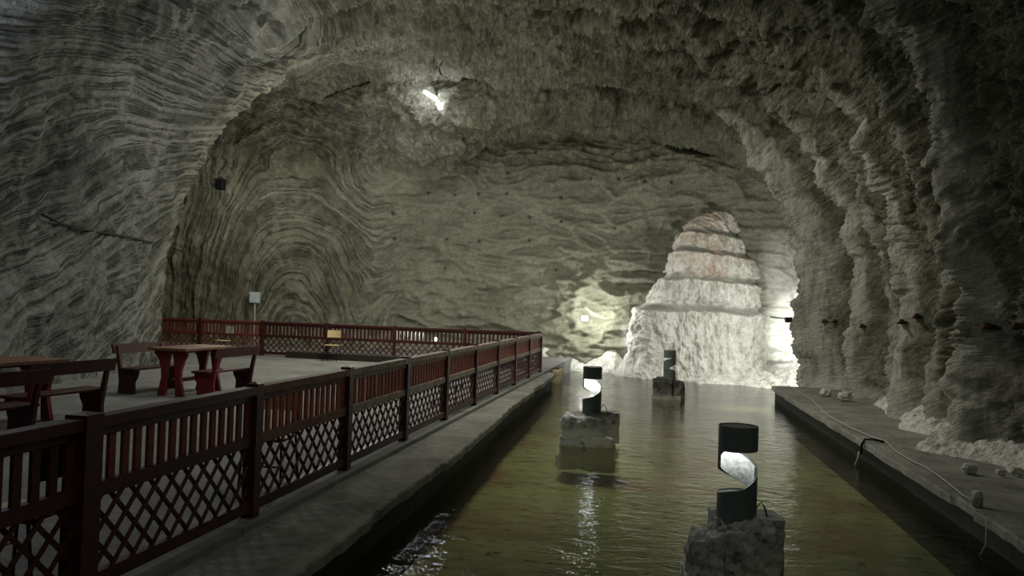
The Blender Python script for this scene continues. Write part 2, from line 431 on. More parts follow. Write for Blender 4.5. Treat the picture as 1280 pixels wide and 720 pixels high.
# drill holes
HOLES = [(540,338),(414,338),(487,343),(595,335),(660,347),(712,357),(351,385),(421,387),(295,378),(609,402),(672,401),(731,408),(791,408),
         (245,435),(300,437),(355,435),(420,435),(541,442),(175,483),(346,478),(411,486),(469,487),(543,497),(169,536),(286,538),(358,542),
         (470,541),(528,606),(663,512),(277,602)]
hole = 0*X
for hx, hy in HOLES:
    p = at(400+hx/1.8, hy/1.8, Y=26.95)
    hole = np.maximum(hole, np.exp(-(((X-p.x)**2+(Z-p.z)**2)/.055**2)**1.5)*(Y > 26))
D -= .10*hole
D *= 1
# salt bloom
salt = sm(2.9, 3.5, X)*sm(22.0, 23.0, Y)*sm(5.0, 2.6, Z) + .8*sm(-1.6, -.8, X)*sm(26, 26.6, Y)*sm(1.5, .7, Z)
salt += .5*sm(.35, .0, Z)*w_right
salt = np.clip(salt, 0, 1)
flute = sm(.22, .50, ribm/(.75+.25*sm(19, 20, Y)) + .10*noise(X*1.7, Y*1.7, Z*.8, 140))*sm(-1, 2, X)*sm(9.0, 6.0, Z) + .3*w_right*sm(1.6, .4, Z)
olive = np.clip(1-w_left*sm(19, 15, Y)*1.0, .12, 1)
X2 = X+NX*D; Y2 = Y+NY*D; Z2 = np.maximum(Z+NZ*D, -1.3)

nr, nc = X.shape
V = np.stack([X2, Y2, Z2], -1).reshape(-1, 3)
idx = np.arange(nr*nc).reshape(nr, nc)
quads = np.stack([idx[:-1, :-1], idx[1:, :-1], idx[1:, 1:], idx[:-1, 1:]], -1).reshape(-1, 4)
q = V[quads]; cen = q.mean(1)
keep = q[:, :, 2].max(1) > -1.25
keep &= ~((cen[:, 0] > -20) & (cen[:, 2] < -1.1))
fx = NX.reshape(-1)[quads].mean(1); fy = NY.reshape(-1)[quads].mean(1); fz = NZ.reshape(-1)[quads].mean(1)
reg = np.full(len(quads), 3)                                             # ceiling
side = cen[:, 2] < 5.6
reg[side & (cen[:, 0] < -3)] = 0
reg[side & (cen[:, 0] >= -3)] = 1
reg[(cen[:, 1] > 24.2) & (cen[:, 2] < 6.9)] = 2
reg[(cen[:, 1] < -4.5) & side] = 4
calm = np.clip(w_far + sm(21, 23, Y)*sm(-11, -9, X)*.8, 0, 1)
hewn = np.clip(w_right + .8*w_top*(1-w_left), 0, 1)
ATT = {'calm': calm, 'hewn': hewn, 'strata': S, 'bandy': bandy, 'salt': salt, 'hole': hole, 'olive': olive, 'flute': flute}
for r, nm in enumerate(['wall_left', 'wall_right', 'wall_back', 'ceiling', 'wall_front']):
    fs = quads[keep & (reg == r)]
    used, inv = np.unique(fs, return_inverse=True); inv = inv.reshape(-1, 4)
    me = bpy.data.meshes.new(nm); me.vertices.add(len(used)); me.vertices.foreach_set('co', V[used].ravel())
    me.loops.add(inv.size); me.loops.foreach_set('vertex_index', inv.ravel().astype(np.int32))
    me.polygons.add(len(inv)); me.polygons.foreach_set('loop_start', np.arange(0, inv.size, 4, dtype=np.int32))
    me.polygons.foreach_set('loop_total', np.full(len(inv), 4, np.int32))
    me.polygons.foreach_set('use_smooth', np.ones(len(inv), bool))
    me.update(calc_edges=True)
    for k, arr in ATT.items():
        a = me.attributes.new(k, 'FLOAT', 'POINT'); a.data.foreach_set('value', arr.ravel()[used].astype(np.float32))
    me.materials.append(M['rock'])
    o = bpy.data.objects.new(nm, me); C.objects.link(o); tag(o, kind='structure')
bvh = BVHTree.FromPolygons([tuple(v) for v in V[:, :]], [tuple(map(int, f)) for f in quads[keep]][::1])

def wall_hit(o, d):
    h = bvh.ray_cast(Vector(o), Vector(d).normalized())
    return h[0], h[1]

# ------------------------------------------------------------------ floors, pool
def grid_strip(xa, xb, ya, yb, zfun, nx, ny):
    pass
fl = MB(); fl.box(-26, -2.93, -9, 27.6, -.5, 0.0)
tag(fl.build('floor', M['floor']), kind='structure')

def rough_slab(name, pts_out, x_in, ztop, zbot, mat, lip=.05, ny=260, seed=0, sign=1):
    """a long ledge: cross-section follows pts_out (x of water edge along y) with a chipped rim"""
    ys = np.linspace(pts_out[0][1], pts_out[-1][1], ny)
    xo = np.interp(ys, [p[1] for p in pts_out], [p[0] for p in pts_out])
    xo = xo + .025*fbm(ys*1.4, 0*ys, 0*ys+seed, 3, 5+seed) + .03*np.sign(noise(ys*.35, 0*ys, 0*ys+seed+.5, 9))*.6
    prof = []
    nx = 10
    vs = []
    for y, x in zip(ys, xo):
        row = []
        for i in range(nx+1):
            xx = x_in + (x-x_in)*(i/nx)
            row.append((xx, y, ztop + .008*float(noise(xx*4, y*3, seed+.5, 13)) - (.012 if i == nx else 0)))
        ed = .012*float(noise(y*9, seed, 0.5, 14))
        row.append((x+sign*.010+ed*sign, y, ztop-.03))
        row.append((x+sign*.006+ed*sign, y, ztop-.105))
        row.append((x-sign*.05, y, ztop-.125))
        row.append((x_in, y, ztop-.125))
        vs.append(row)
    m = len(vs[0]); b = MB()
    fs = [(i*m+k, i*m+(k+1) % m, (i+1)*m+(k+1) % m, (i+1)*m+k) for i in range(len(vs)-1) for k in range(m)]
    fs += [tuple(range(m)), tuple((len(vs)-1)*m+k for k in range(m-1, -1, -1))]
    b.add([p for r in vs for p in r], fs)
    return b.build(name, mat, smooth=False)
tag(rough_slab('trim_1', [(-2.22, -1), (-2.25, 4.7), (-2.27, 7.6), (-2.48, 13), (-2.72, 21.0)], -2.94, -.05, -1.1, M['ledge'], seed=1), kind='structure')
tag(rough_slab('trim_2', [(2.95, -1), (2.92, 7.1), (2.90, 9.3), (2.86, 12), (2.66, 19.4), (2.66, 20.4)], 4.6, -.06, -1.1, M['ledge_r'], seed=3, sign=-1), kind='structure')
for nm, x0, x1, y1 in (('trim_3', -2.94, -2.76, 21.0), ('trim_4', 3.05, 4.6, 20.4)):
    b = MB(); n = 60
    pw = [(x1 if nm == 'trim_3' else x0)]
    if nm == 'trim_3':
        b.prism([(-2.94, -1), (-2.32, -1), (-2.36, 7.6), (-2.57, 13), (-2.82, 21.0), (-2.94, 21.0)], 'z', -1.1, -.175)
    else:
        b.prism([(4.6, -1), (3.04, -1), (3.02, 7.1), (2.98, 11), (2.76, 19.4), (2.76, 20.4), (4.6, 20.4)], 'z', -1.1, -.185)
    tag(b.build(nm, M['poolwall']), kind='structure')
bed = MB(); bed.box(-5.5, 5.5, -8, 28, -1.15, -.92); tag(bed.build('pool_bed', M['bed']), kind='structure')
wt = MB(); wt.add([(-4.9, -7, -.4), (5.2, -7, -.4), (5.2, 27.6, -.4), (-4.9, 27.6, -.4)], [(0, 1, 2, 3)])
tag(wt.build('water', M['water']), kind='structure')

# ------------------------------------------------------------------ fences
POST, TOP = .10, 1.0
def fence(name, label, loc, rz, n_bays, S_, wear_and_light=lambda i: False, first_w=None, skip_last=False, red=None):
    root = thing(name, label, 'fence', loc, rz)
    post_m = MB(); h = POST/2
    post_m.box(-h, h, -h, h, 0, TOP+.015); post_m.add([(-h, -h, TOP+.015), (h, -h, TOP+.015), (h, h, TOP+.015), (-h, h, TOP+.015), (0, 0, TOP+.03)],
                                                      [(0, 1, 4), (1, 2, 4), (2, 3, 4), (3, 0, 4), (3, 2, 1, 0)])
    p0 = post_m.build('post', M['red'], root)
    for i in range(1, n_bays+1):
        if i == n_bays and skip_last: break
        p = p0.copy(); C.objects.link(p); p.parent = root; p.location = (i*S_, 0, 0)
    if first_w is not None:
        for k, v in first_w.items():
            q = [c for c in root.children if abs(c.location.x-k*S_) < .01][0]; q.scale = (v, v, 1)
    L = S_-POST
    rail = MB(); rail.box(0, L, -.05, .05, .93, .965+.03); rail.box(0, L, -.02, .02, .88, .93)
    midr = MB(); midr.box(0, L, -.028, .028, .545, .625)
    botr = MB(); botr.box(0, L, -.03, .03, .05, .13)
    pk = MB(); n = int(round(L/.115))
    for j in range(n):
        x = (j+.5)*L/n; jx = random.uniform(-.004, .004)
        pk.box(x-.0275+jx, x+.0275+jx, -.011, .011, .62, .885)
    lat = MB(); z0, z1 = .125, .55; H = z1-z0; step = .178
    for sgn, off in ((1, -.008), (-1, .008)):
        k = -3
        while k*step < L+.6:
            a = k*step + .03
            # strip x = a + sgn*(z-z0) clipped to the bay
            xa, xb = (a, a+sgn*H); za, zb = z0, z1
            if sgn < 0: xa += .4; xb += .4
            def clip(x1, z1_, x2, z2_):
                if max(x1, x2) <= .01 or min(x1, x2) >= L-.01: return None
                def cut(x, z, xo, zo):
                    if x < 0: t = (0-x)/(xo-x); return 0, z+(zo-z)*t
                    if x > L: t = (L-x)/(xo-x); return L, z+(zo-z)*t
                    return x, z
                p = cut(x1, z1_, x2, z2_); q_ = cut(x2, z2_, x1, z1_)
                return (*p, *q_)
            c = clip(xa, za, xb, zb)
            if c and abs(c[0]-c[2]) > .02: lat.bar((c[0], off, c[1]), (c[2], off, c[3]), .012, .027, side=(sgn*-.7071, 0, .7071))
            k += 1
    cache = {}
    for i in range(n_bays):
        w = wear_and_light(i)
        if w not in cache:
            mats = {0: (M['red'], M['red'], M['red']), 1: (M['rail_mid'], M['picket'], M['red']), 2: (M['rail_worn'], M['picket'], M['red']), 4: (M['red'], M['picket_dim'], M['red']), 3: (M['orange'], M['orange'], M['orange'])}[w]  # bays differ by rail wear and by light painted into the pickets
            tr = rail.build('top_rail', mats[0], root, bevel=.004); mr = midr.build('middle_rail', mats[0], root, bevel=.004)
            br = botr.build('bottom_rail', M['red'] if w != 3 else mats[0], root); pr = pk.build('picket_row', mats[1], root); lr = lat.build('lattice', mats[2], root)
            grp = [tr, mr, br, pr, lr]; cache[w] = grp
        else:
            grp = [g.copy() for g in cache[w]]
            for g in grp: C.objects.link(g); g.parent = root
        for g in grp: g.location = (i*S_+POST/2, 0, 0)
    return root
# the long fence beside the pool: local x runs away from the camera
Y0, SB = 3.84, 1.838
fence('wooden_fence', 'long red lattice and picket fence running beside the pool ledge', (-3.045, Y0-2*SB, 0), PI/2, 11, SB,
      wear_and_light=lambda i: 0 if i < 2 else (4 if i == 2 else (1 if i < 4 else 2)), first_w={2: 1.35})
bx, by_, ba = -5.27, 21.35, -.033
S2 = 2.04
# the back fence: local x runs from its right end leftwards
d2 = Vector((math.cos(ba), math.sin(ba), 0))
startp = Vector((bx, by_, 0)) - d2*S2*6
fence('wooden_fence', 'dark red fence across the far side of the platform, below the rock wall', (startp.x, startp.y, 0), ba, 7, S2,
      wear_and_light=lambda i: 3 if i < 3 else 0)
ep = startp + d2*S2*7
# ------------------------------------------------------------------ sculpted pipe lamps standing in the pool
def pipe_strip(mb, u0, u1, zlo, zhi, r, n=48):
    vs = []; fs = []
    t = .010
    for i in range(n+1):
        u = u0+(u1-u0)*i/n; a = PI + 2*PI*u                                # u=0 at -x, .25 at -y (front), .5 at +x
        ca, sa = math.cos(a), math.sin(a)
        for rr in (r, r-t):
            for z in (zlo(u), zhi(u)): vs.append((rr*ca, rr*sa, z))
    for i in range(n):
        a = i*4; b = a+4
        fs += [(a, b, b+1, a+1), (a+2, a+3, b+3, b+2), (a+1, b+1, b+3, a+3), (a, a+2, b+2, b)]
    fs += [(0, 1, 3, 2), (n*4, n*4+2, n*4+3, n*4+1)]
    mb.add(vs, fs)
def lerp(u, pts):
    for (a, x), (b, y) in zip(pts, pts[1:]):
        if u <= b:
            t = (u-a)/(b-a); t = t*t*(3-2*t)*.4+t*.6; return x+(y-x)*t
    return pts[-1][1]
def pipe_lamp(label, loc, rz, rocker, rock_mat, power, wire=True, zb=.5):
    root = thing('pipe_lamp', label, 'lamp', loc, rz)
    rocker(root, rock_mat)
    r = .145
    b = MB()
    pipe_strip(b, 0, .5, lambda u: 0, lambda u: lerp(u, [(0, .235), (.25, .285), (.42, .37), (.5, .44)]), r)
    pipe_strip(b, .5, 1, lambda u: 0, lambda u: lerp(u, [(.5, .25), (1, .235)]), r)
    pipe_strip(b, .5, 1.0, lambda u: lerp(u, [(.5, .245), (.62, .27), (1, .42)]), lambda u: lerp(u, [(.5, .44), (.75, .535), (1, .62)]), r)
    pipe_strip(b, 0, 1, lambda u: lerp(u, [(0, .49), (.10, .555), (.5, .56), (1, .56)]), lambda u: .74, r)
    o = b.build('pipe', M['tube_steel'], root); o.location = (0, 0, zb)
    # pale lining on the inner face
    c = MB(); r2 = r-.0115
    pipe_strip(c, .5, 1.0, lambda u: lerp(u, [(.5, .25), (.62, .275), (1, .43)]), lambda u: lerp(u, [(.5, .43), (.75, .525), (1, .60)]), r2)
    pipe_strip(c, .5, 1.0, lambda u: .02, lambda u: .228, r2)
    o = c.build('lining', M['inner'], root, smooth=False); o.location = (0, 0, zb)
    l = MB(); l.tube([(0, 0, .70), (0, 0, .735)], r-.012, 24)
    o = l.build('lid', M['tube_steel'], root); o.location = (0, 0, zb)
    # the lamp bulb under the lid
    g = MB(); g.tube([(0, .03, .60), (0, .03, .69)], [.022, .030], 12)
    o = g.build('bulb', emit('cool_lamp_glow', (.92, .97, 1.0), 6*power), root); o.location = (0, 0, zb)
    ld = bpy.data.lights.new('bulb_light', 'POINT'); ld.energy = 1.5*power; ld.color = (.93, .98, 1.0); ld.shadow_soft_size = .03
    lo = bpy.data.objects.new('bulb_light', ld); C.objects.link(lo); lo.parent = root; lo.location = (0, .02, zb+.52)
    if wire:
        w = MB(); w.tube([(.14, .02, zb+.12), (.19, .03, zb+.17), (.22, .03, zb+.11), (.24, .05, zb+.05), (.27, .05, zb-.1), (.335, .03, zb-.3), (.34, .03, zb-.62)], .006, 6)
        w.build('cord', M['black_metal'], root, smooth=True)
    return root

def blob(mb, c, s, amp, seed, box=.5, sub=40, freq=3.5):
    """a boulder: a rounded box with chipped faces"""
    n = sub; vs = []; fs = []
    for i in range(n+1):
        p = -PI/2+PI*i/n
        for j in range(2*n):
            a = PI*j/n
            d = np.array([math.cos(p)*math.cos(a), math.cos(p)*math.sin(a), math.sin(p)])
            m = np.abs(d).max(); dd = d*(1-box)+d/m*box*.9
            vs.append(dd)
    vs = np.array(vs)
    w = ridged(vs[:, 0]*freq*.5, vs[:, 1]*freq*.5, vs[:, 2]*freq*.5, 5, seed)*amp + fbm(vs[:, 0]*freq*.35, vs[:, 1]*freq*.35, vs[:, 2]*freq*.35, 2, seed+5)*amp*1.6
    vs = vs*(1+w[:, None]-amp*.8)
    vs = vs*np.array(s)+np.array(c)
    for i in range(n):
        for j in range(2*n):
            fs.append((i*2*n+j, i*2*n+(j+1) % (2*n), (i+1)*2*n+(j+1) % (2*n), (i+1)*2*n+j))
    mb.add([tuple(v) for v in vs], fs)
def rough_box(mb, x0, x1, y0, y1, z0, z1, amp, seed, n=14):
    b0 = len(mb.v)
    c = np.array([(x0+x1)/2, (y0+y1)/2, (z0+z1)/2]); s = np.array([(x1-x0)/2, (y1-y0)/2, (z1-z0)/2])
    faces = []; vs = []
    for ax in range(3):
        for sg in (-1, 1):
            base = len(vs)
            for i in range(n+1):
                for j in range(n+1):
                    q = np.zeros(3); q[ax] = sg; q[(ax+1) % 3] = -1+2*i/n; q[(ax+2) % 3] = -1+2*j/n
                    vs.append(q)
            for i in range(n):
                for j in range(n):
                    a = base+i*(n+1)+j; faces.append((a, a+1, a+n+2, a+n+1) if sg < 0 else (a, a+n+1, a+n+2, a+1))
    vs = np.array(vs)*s+c
    d = np.stack([fbm(vs[:, 0]*6, vs[:, 1]*6, vs[:, 2]*6, 3, seed+k) for k in (0, 20, 40)], -1)*amp
    mb.add([tuple(v) for v in vs+d], faces)

def rocks_front(root, m):
    b = MB(); rough_box(b, -.36, .36, -.32, .30, -.6, .10, .02, 3); b.build('plinth', M['rock_front'], root)
    b = MB(); blob(b, (-.21, -.12, .22), (.17, .22, .27), .10, 5, .45, 60, 5); b.build('boulder', m, root, smooth=True)
    b = MB(); blob(b, (.06, -.16, .27), (.22, .20, .31), .10, 9, .5, 60, 5); b.build('boulder', m, root, smooth=True)
    b = MB(); rough_box(b, -.16, .34, -.06, .26, .05, .545, .022, 8); b.build('block', m, root, smooth=False)
def rocks_mid(root, m):
    b = MB(); blob(b, (-.04, 0, -.10), (.46, .36, .30), .08, 13, .8); b.build('plinth', m, root, smooth=True)
    b = MB(); blob(b, (-.10, -.04, .20), (.36, .34, .28), .08, 25, .65); b.build('boulder', m, root, smooth=True)
    b = MB(); rough_box(b, .02, .41, -.18, .24, .05, .50, .035, 28); b.build('block', m, root)
def rocks_far(root, m):
    b = MB(); rough_box(b, -.33, .34, -.3, .3, -.6, .07, .02, 33); b.build('plinth', M['rock_far'], root)
    b = MB(); blob(b, (-.20, -.06, .20), (.16, .22, .23), .08, 35, .4); b.build('boulder', m, root, smooth=True)
    b = MB(); rough_box(b, -.12, .33, -.2, .26, .0, .47, .03, 38); b.build('block', m, root)

pipe_lamp('dark pipe lamp with a lit spiral slot on dark rocks, nearest the viewer', (.59, 6.25, -.40), .10, rocks_front, M['rock_front'], .9, zb=.49)
pipe_lamp('glaring spiral pipe lamp on a boulder with a white salt foot, below the wall floodlight', (-1.02, 12.35, -.40), .0, rocks_mid, M['rock_mid'], 3.5, zb=.44)
pipe_lamp('distant small dark pipe lamp shaped like a 2, in front of the white salt cascade', (.22, 19.5, -.40), PI*.93, rocks_far, M['rock_far'], .8, wire=False, zb=.40)

# ------------------------------------------------------------------ the salt cascade in the far corner
def cascade():
    # rings from the top down: z, left x, right x, front y, grey, pink
    def xx(px, Yp): return at(px, 400, Y=Yp).x
    rows = [(4.98, 884, 900, 26.75), (4.80, 872, 910, 26.6), (4.46, 862, 918, 26.4), (4.34, 860, 920, 26.3),
            (4.16, 855, 922, 25.95), (3.76, 851, 928, 25.9), (3.68, 850, 930, 25.95),
            (3.46, 842, 935, 25.55), (2.98, 837, 939, 25.5), (2.88, 835, 940, 25.6),
            (2.62, 826, 944, 25.2), (2.05, 815, 947, 25.15), (1.96, 812, 948, 25.25),
            (1.70, 800, 951, 24.9), (.9, 794, 952, 24.85), (.2, 791, 953, 24.8), (-.2, 788, 957, 24.7), (-.6, 783, 962, 24.6)]
    zk = np.array([r[0] for r in rows])[::-1]
    zs = np.linspace(-.6, 4.98, 260)
    def I(k): return np.interp(zs, zk, np.array([r[k] for r in rows])[::-1])
    L = np.interp(zs, zk, np.array([xx(r[1], r[3]+.3) for r in rows])[::-1]); Rr = np.interp(zs, zk, np.array([xx(r[2], r[3]+.3) for r in rows])[::-1]); Fy = I(3)
    nu = 420; us = np.linspace(0, 1, nu)
    Zg, Ug = np.meshgrid(zs, us, indexing='ij')
    cx = ((L+Rr)/2)[:, None]; hw = ((Rr-L)/2)[:, None]; back = 27.7
    a = PI*(1-us)[None, :]                                                # left -> front -> right
    ca, sa = np.cos(a), np.sin(a); n = 4.5
    k = (np.abs(ca)**n+np.abs(sa)**n)**(-1/n)
    Xg = cx+hw*ca*k; dep = (back-Fy)[:, None]; Yg = back-dep*sa*k
    ox, oy = ca, -sa
    s_len = Xg*1.0 + (Yg-25)*.9
    # hanging curtains of salt
    band = np.zeros_like(zs)
    for zt in (4.24, 3.57, 2.75, 1.83):
        band = np.maximum(band, np.exp(-((zs-zt)/.11)**4))
    bandn = band[:, None]
    dr = .10*ridged(s_len*2.2, Zg*.6, 0*Zg, 3, 100)*(1-.8*bandn) + .075*ridged(s_len*4.5, Zg*1.5, 0*Zg+2, 3, 105)*(1-.8*bandn) + .05*fbm(s_len*7, Zg*7, Yg, 3, 110) + .20*noise(s_len*.7, Zg*.8, 0*Zg, 118)
    # ragged lower hems
    Zj = Zg + (.05*noise(s_len*5, 0*Zg, Zg*.4, 115) + .16*noise(s_len*.8, 0*Zg, Zg*.3, 116) - .05*(Xg-1.5))*sm(-.6, .8, Zg)
    Xg = Xg+ox*dr; Yg = Yg+oy*dr
    grey = np.clip(bandn*1.3*(.55+.8*noise(s_len*.9, Zg*2, 0*Zg, 120)), 0, 1)
    pink = np.clip(sm(2.4, 3.0, Zg)*np.exp(-((Xg-1.35-.25*noise(Zg*1.3, 0*Zg, 0*Zg, 3))/.85)**2)*1.1, 0, 1)
    V = np.stack([Xg, Yg, Zj], -1).reshape(-1, 3); nr_, nc_ = Xg.shape
    top = len(V); V = np.vstack([V, [[1.5, 28.2, 5.0]]])
    fs = [(i*nc_+j, i*nc_+j+1, (i+1)*nc_+j+1, (i+1)*nc_+j) for i in range(nr_-1) for j in range(nc_-1)]
    fs += [((nr_-1)*nc_+j, (nr_-1)*nc_+j+1, top) for j in range(nc_-1)]
    me = bpy.data.meshes.new('salt_cascade'); me.from_pydata([tuple(v) for v in V], [], fs); me.update()
    for nm, arr in (('grey', np.append(grey.ravel(), 0)), ('pink', np.append(pink.ravel(), 0))):
        q = me.attributes.new(nm, 'FLOAT', 'POINT'); q.data.foreach_set('value', arr.astype(np.float32))
    me.polygons.foreach_set('use_smooth', [True]*len(me.polygons)); me.materials.append(M['salt'])
    o = bpy.data.objects.new('salt_cascade', me); C.objects.link(o)
    return tag(o, 'tall stepped white salt cascade with pinkish bands in the far corner of the cave', 'salt formation')
CAS = cascade()

def bank(name, label, path, w, h, seed, mat, cat, inward, nn=260, nw=22, rough=.05, kind=None, base=-.05, parent=None):
    """a long heap of crust along a wall: path = foot line on the wall side, inward = direction towards the open"""
    pts = [Vector(p) for p in path]
    seg = [0]
    for a, b in zip(pts, pts[1:]): seg.append(seg[-1]+(b-a).length)
    vs = []; ts = np.linspace(0, seg[-1], nn)
    for t in ts:
        k = max(i for i in range(len(seg)) if seg[i] <= t+1e-6); k = min(k, len(pts)-2)
        p = pts[k].lerp(pts[k+1], (t-seg[k])/(seg[k+1]-seg[k]))
        endf = min(1, t/.6, (seg[-1]-t)/.6+.0)
        ww = w*(.8+.5*float(noise(t*.9, seed, .5, 7)))*max(endf, .05); hh = h*(.85+.6*float(noise(t*1.3, seed, 2.5, 8)))*max(endf, .05)
        for j in range(nw+1):
            v = j/nw
            q = p + Vector(inward)*(ww*v)
            z = base+hh*(1-v)**.8
            z += rough*(1-v*.6)*float(ridged(np.array(q.x*4.5), np.array(q.y*4.5), np.array(z*3+seed), 3, seed))*(min(1, (1-v)*5)) - rough*.3
            vs.append((q.x, q.y, z if j < nw else base-.05))
    b = MB(); m = nw+1
    b.add(vs, [(i*m+j, i*m+j+1, (i+1)*m+j+1, (i+1)*m+j) for i in range(nn-1) for j in range(nw)])
    me_o = b.build(name, mat, smooth=False)
    if parent: me_o.parent = parent; return me_o
    return tag(me_o, label, cat, kind=kind)
bank('salt_shelf', 'white crusted salt shelf along the water below the end wall', [(-5.6, 27.3, 0), (-1.9, 27.1, 0), (-.9, 26.8, 0)], 1.1, .62, 2, M['salt'], 'salt shelf', (0, -1, 0), base=-.42, rough=.04)
bank('salt_heap', 'sloping heap of white salt spilling left from the foot of the cascade', [(-1.5, 25.9, 0), (-.4, 25.4, 0), (.9, 25.0, 0)], 1.0, .85, 5, M['salt'], 'salt heap', (-.25, -1, 0), base=-.42, rough=.06, parent=CAS)
bank('salt_apron', 'bright salt apron between the cascade foot and the right wall', [(.9, 25.1, 0), (2.4, 24.9, 0), (3.6, 24.3, 0), (4.0, 22.3, 0)], 1.2, .5, 6, M['salt'], 'salt apron', (-.35, -1, 0), base=-.42, rough=.08, parent=CAS)

def crust_mat():
    t = NT('grey_salt_crumbs'); P = pos(t)
    a = t.noise(P, 7, 6, .7)
    c = t.ramp(a, [(.33, (.20, .19, .165)), (.48, (.50, .49, .43)), (.62, (.70, .69, .63))])
    return t.bsdf(c, .85, t.math('ADD', a, t.noise(P, 25, 4, .6)), .8, .05)
M['crust'] = crust_mat()
foot = []
for yy in (8.9, 9.6, 10.5, 11.5, 12.5, 13.5, 14.5, 15.5, 16.5, 17.6):
    hp, _ = wall_hit((2.0, yy, .25), (1, 0, 0)); foot.append(((hp.x if hp else 3.6)+.0, yy, 0))
bank('salt_bank', 'ragged bank of whitish salt crumbs heaped between the right ledge and the wall', foot, .55, .26, 9, M['crust'], 'salt bank', (-1, 0, 0), rough=.06, nn=420, kind='stuff')
def lump(px, py, s, label, seed):
    p = at(px, py, z=-.03); b = MB(); blob(b, (0, 0, s*.5), (s, s*.8, s*.75), .16, seed, .3, 16, 6)
    o = b.build('salt_lump', M['crust'], smooth=True); o.location = p
    tag(o, label, 'salt lump')
lump(1212, 590, .075, 'pale salt lump at the near end of the crumb bank', 3)
lump(1251, 593, .05, 'small pale salt lump low on the right wall foot, left of its pair', 4)
lump(1271, 592, .06, 'pale salt lump at the right edge of the picture on the wall foot', 6)
lump(1056, 500, .13, 'pale rounded stone beside the far end of the crumb bank', 8)
lump(1032, 494, .11, 'pale stone against the wall near the far end of the right ledge', 12)

# ------------------------------------------------------------------ picnic furniture on the platform
def make_table(label, loc, rz, top_mat):
    t = thing('picnic_table', label, 'table', loc, rz)
    W, L_ = .36, .66
    b = MB()
    for k in range(4):
        x0 = -W+k*(2*W/4)
        b.box(x0+.004, x0+2*W/4-.004, -L_, L_, .755, .80)
    b.build('tabletop', top_mat, t, bevel=.004)
    b = MB(); b.box(-W+.05, W-.05, -L_+.10, -L_+.15, .69, .755); b.box(-W+.05, W-.05, L_-.15, L_-.10, .69, .755); b.box(-.03, .03, -L_+.15, L_-.15, .70, .755)
    b.build('apron', M['red_bright'], t)
    for sy in (-1, 1):
        for sx in (-1, 1):
            # vase-shaped board legs, waisted in the middle
            prof = [(sx*.03, .69), (sx*.30, .69), (sx*.24, .60), (sx*.19, .45), (sx*.18, .30), (sx*.22, .12), (sx*.25, 0), (sx*.10, 0), (sx*.085, .20), (sx*.07, .45)]
            q = MB().prism(prof, 'y', sy*(L_-.15)-.03, sy*(L_-.15)+.03)
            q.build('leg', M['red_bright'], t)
    b = MB(); b.box(-.04, .04, -L_+.18, L_-.18, .22, .28); b.build('stretcher', M['red'], t)
    return t
def make_bench(label, loc, rz):
    """faces local -x; its back stands at +x"""
    t = thing('picnic_bench', label, 'bench', loc, rz)
    L_ = .66
    b = MB(); b.box(-.20, -.03, -L_, L_, .40, .435); b.box(-.02, .13, -L_, L_, .40, .435); b.build('seat', M['red'], t, bevel=.004)
    b = MB(); b.add([(.205, -L_, .66), (.235, -L_, .66), (.27, -L_, .82), (.24, -L_, .82), (.205, L_, .66), (.235, L_, .66), (.27, L_, .82), (.24, L_, .82)],
                    [(0, 1, 2, 3), (7, 6, 5, 4), (0, 4, 5, 1), (1, 5, 6, 2), (2, 6, 7, 3), (3, 7, 4, 0)])
    b.build('backrest', M['red'], t)
    for sy in (-1, 1):
        prof = [(-.18, .40), (.13, .40), (.15, .50), (.215, .80), (.255, .80), (.20, .45), (.17, .22), (.20, 0), (.04, 0), (.0, .16), (-.06, .28)]
        prof2 = [(-.18, .40), (-.18, .33), (-.10, .26), (-.085, 0), (-.16, 0), (.04, 0)]
        full = [(-.20, .40), (-.185, .30), (-.13, .20), (-.14, 0), (.18, 0), (.165, .22), (.20, .45), (.262, .80), (.215, .80), (.15, .50), (.13, .40)]
        q = MB().prism(full, 'y', sy*(L_-.11)-.025, sy*(L_-.11)+.025)
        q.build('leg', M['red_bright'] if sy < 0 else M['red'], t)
    return t
rzA = -.06
make_table('red picnic table between two red benches, in front of the left wall', (-7.93, 12.55, 0), rzA, M['tabletop'])
make_bench('red bench with its back turned right, on the right of the middle table', (-7.33, 12.62, 0), rzA)
make_bench('red bench behind the middle table, against the dark rock wall', (-8.70, 12.55, 0), PI+rzA)
make_table('red picnic table cut off by the left edge of the picture', (-8.0, 8.62, 0), -.10, M['tabletop'])
make_bench('dark red bench at the right side of the leftmost table', (-7.33, 8.75, 0), -.10)
make_bench('dark red bench in the lower left corner, nearer than the leftmost table', (-6.9, 7.1, 0), -.10)

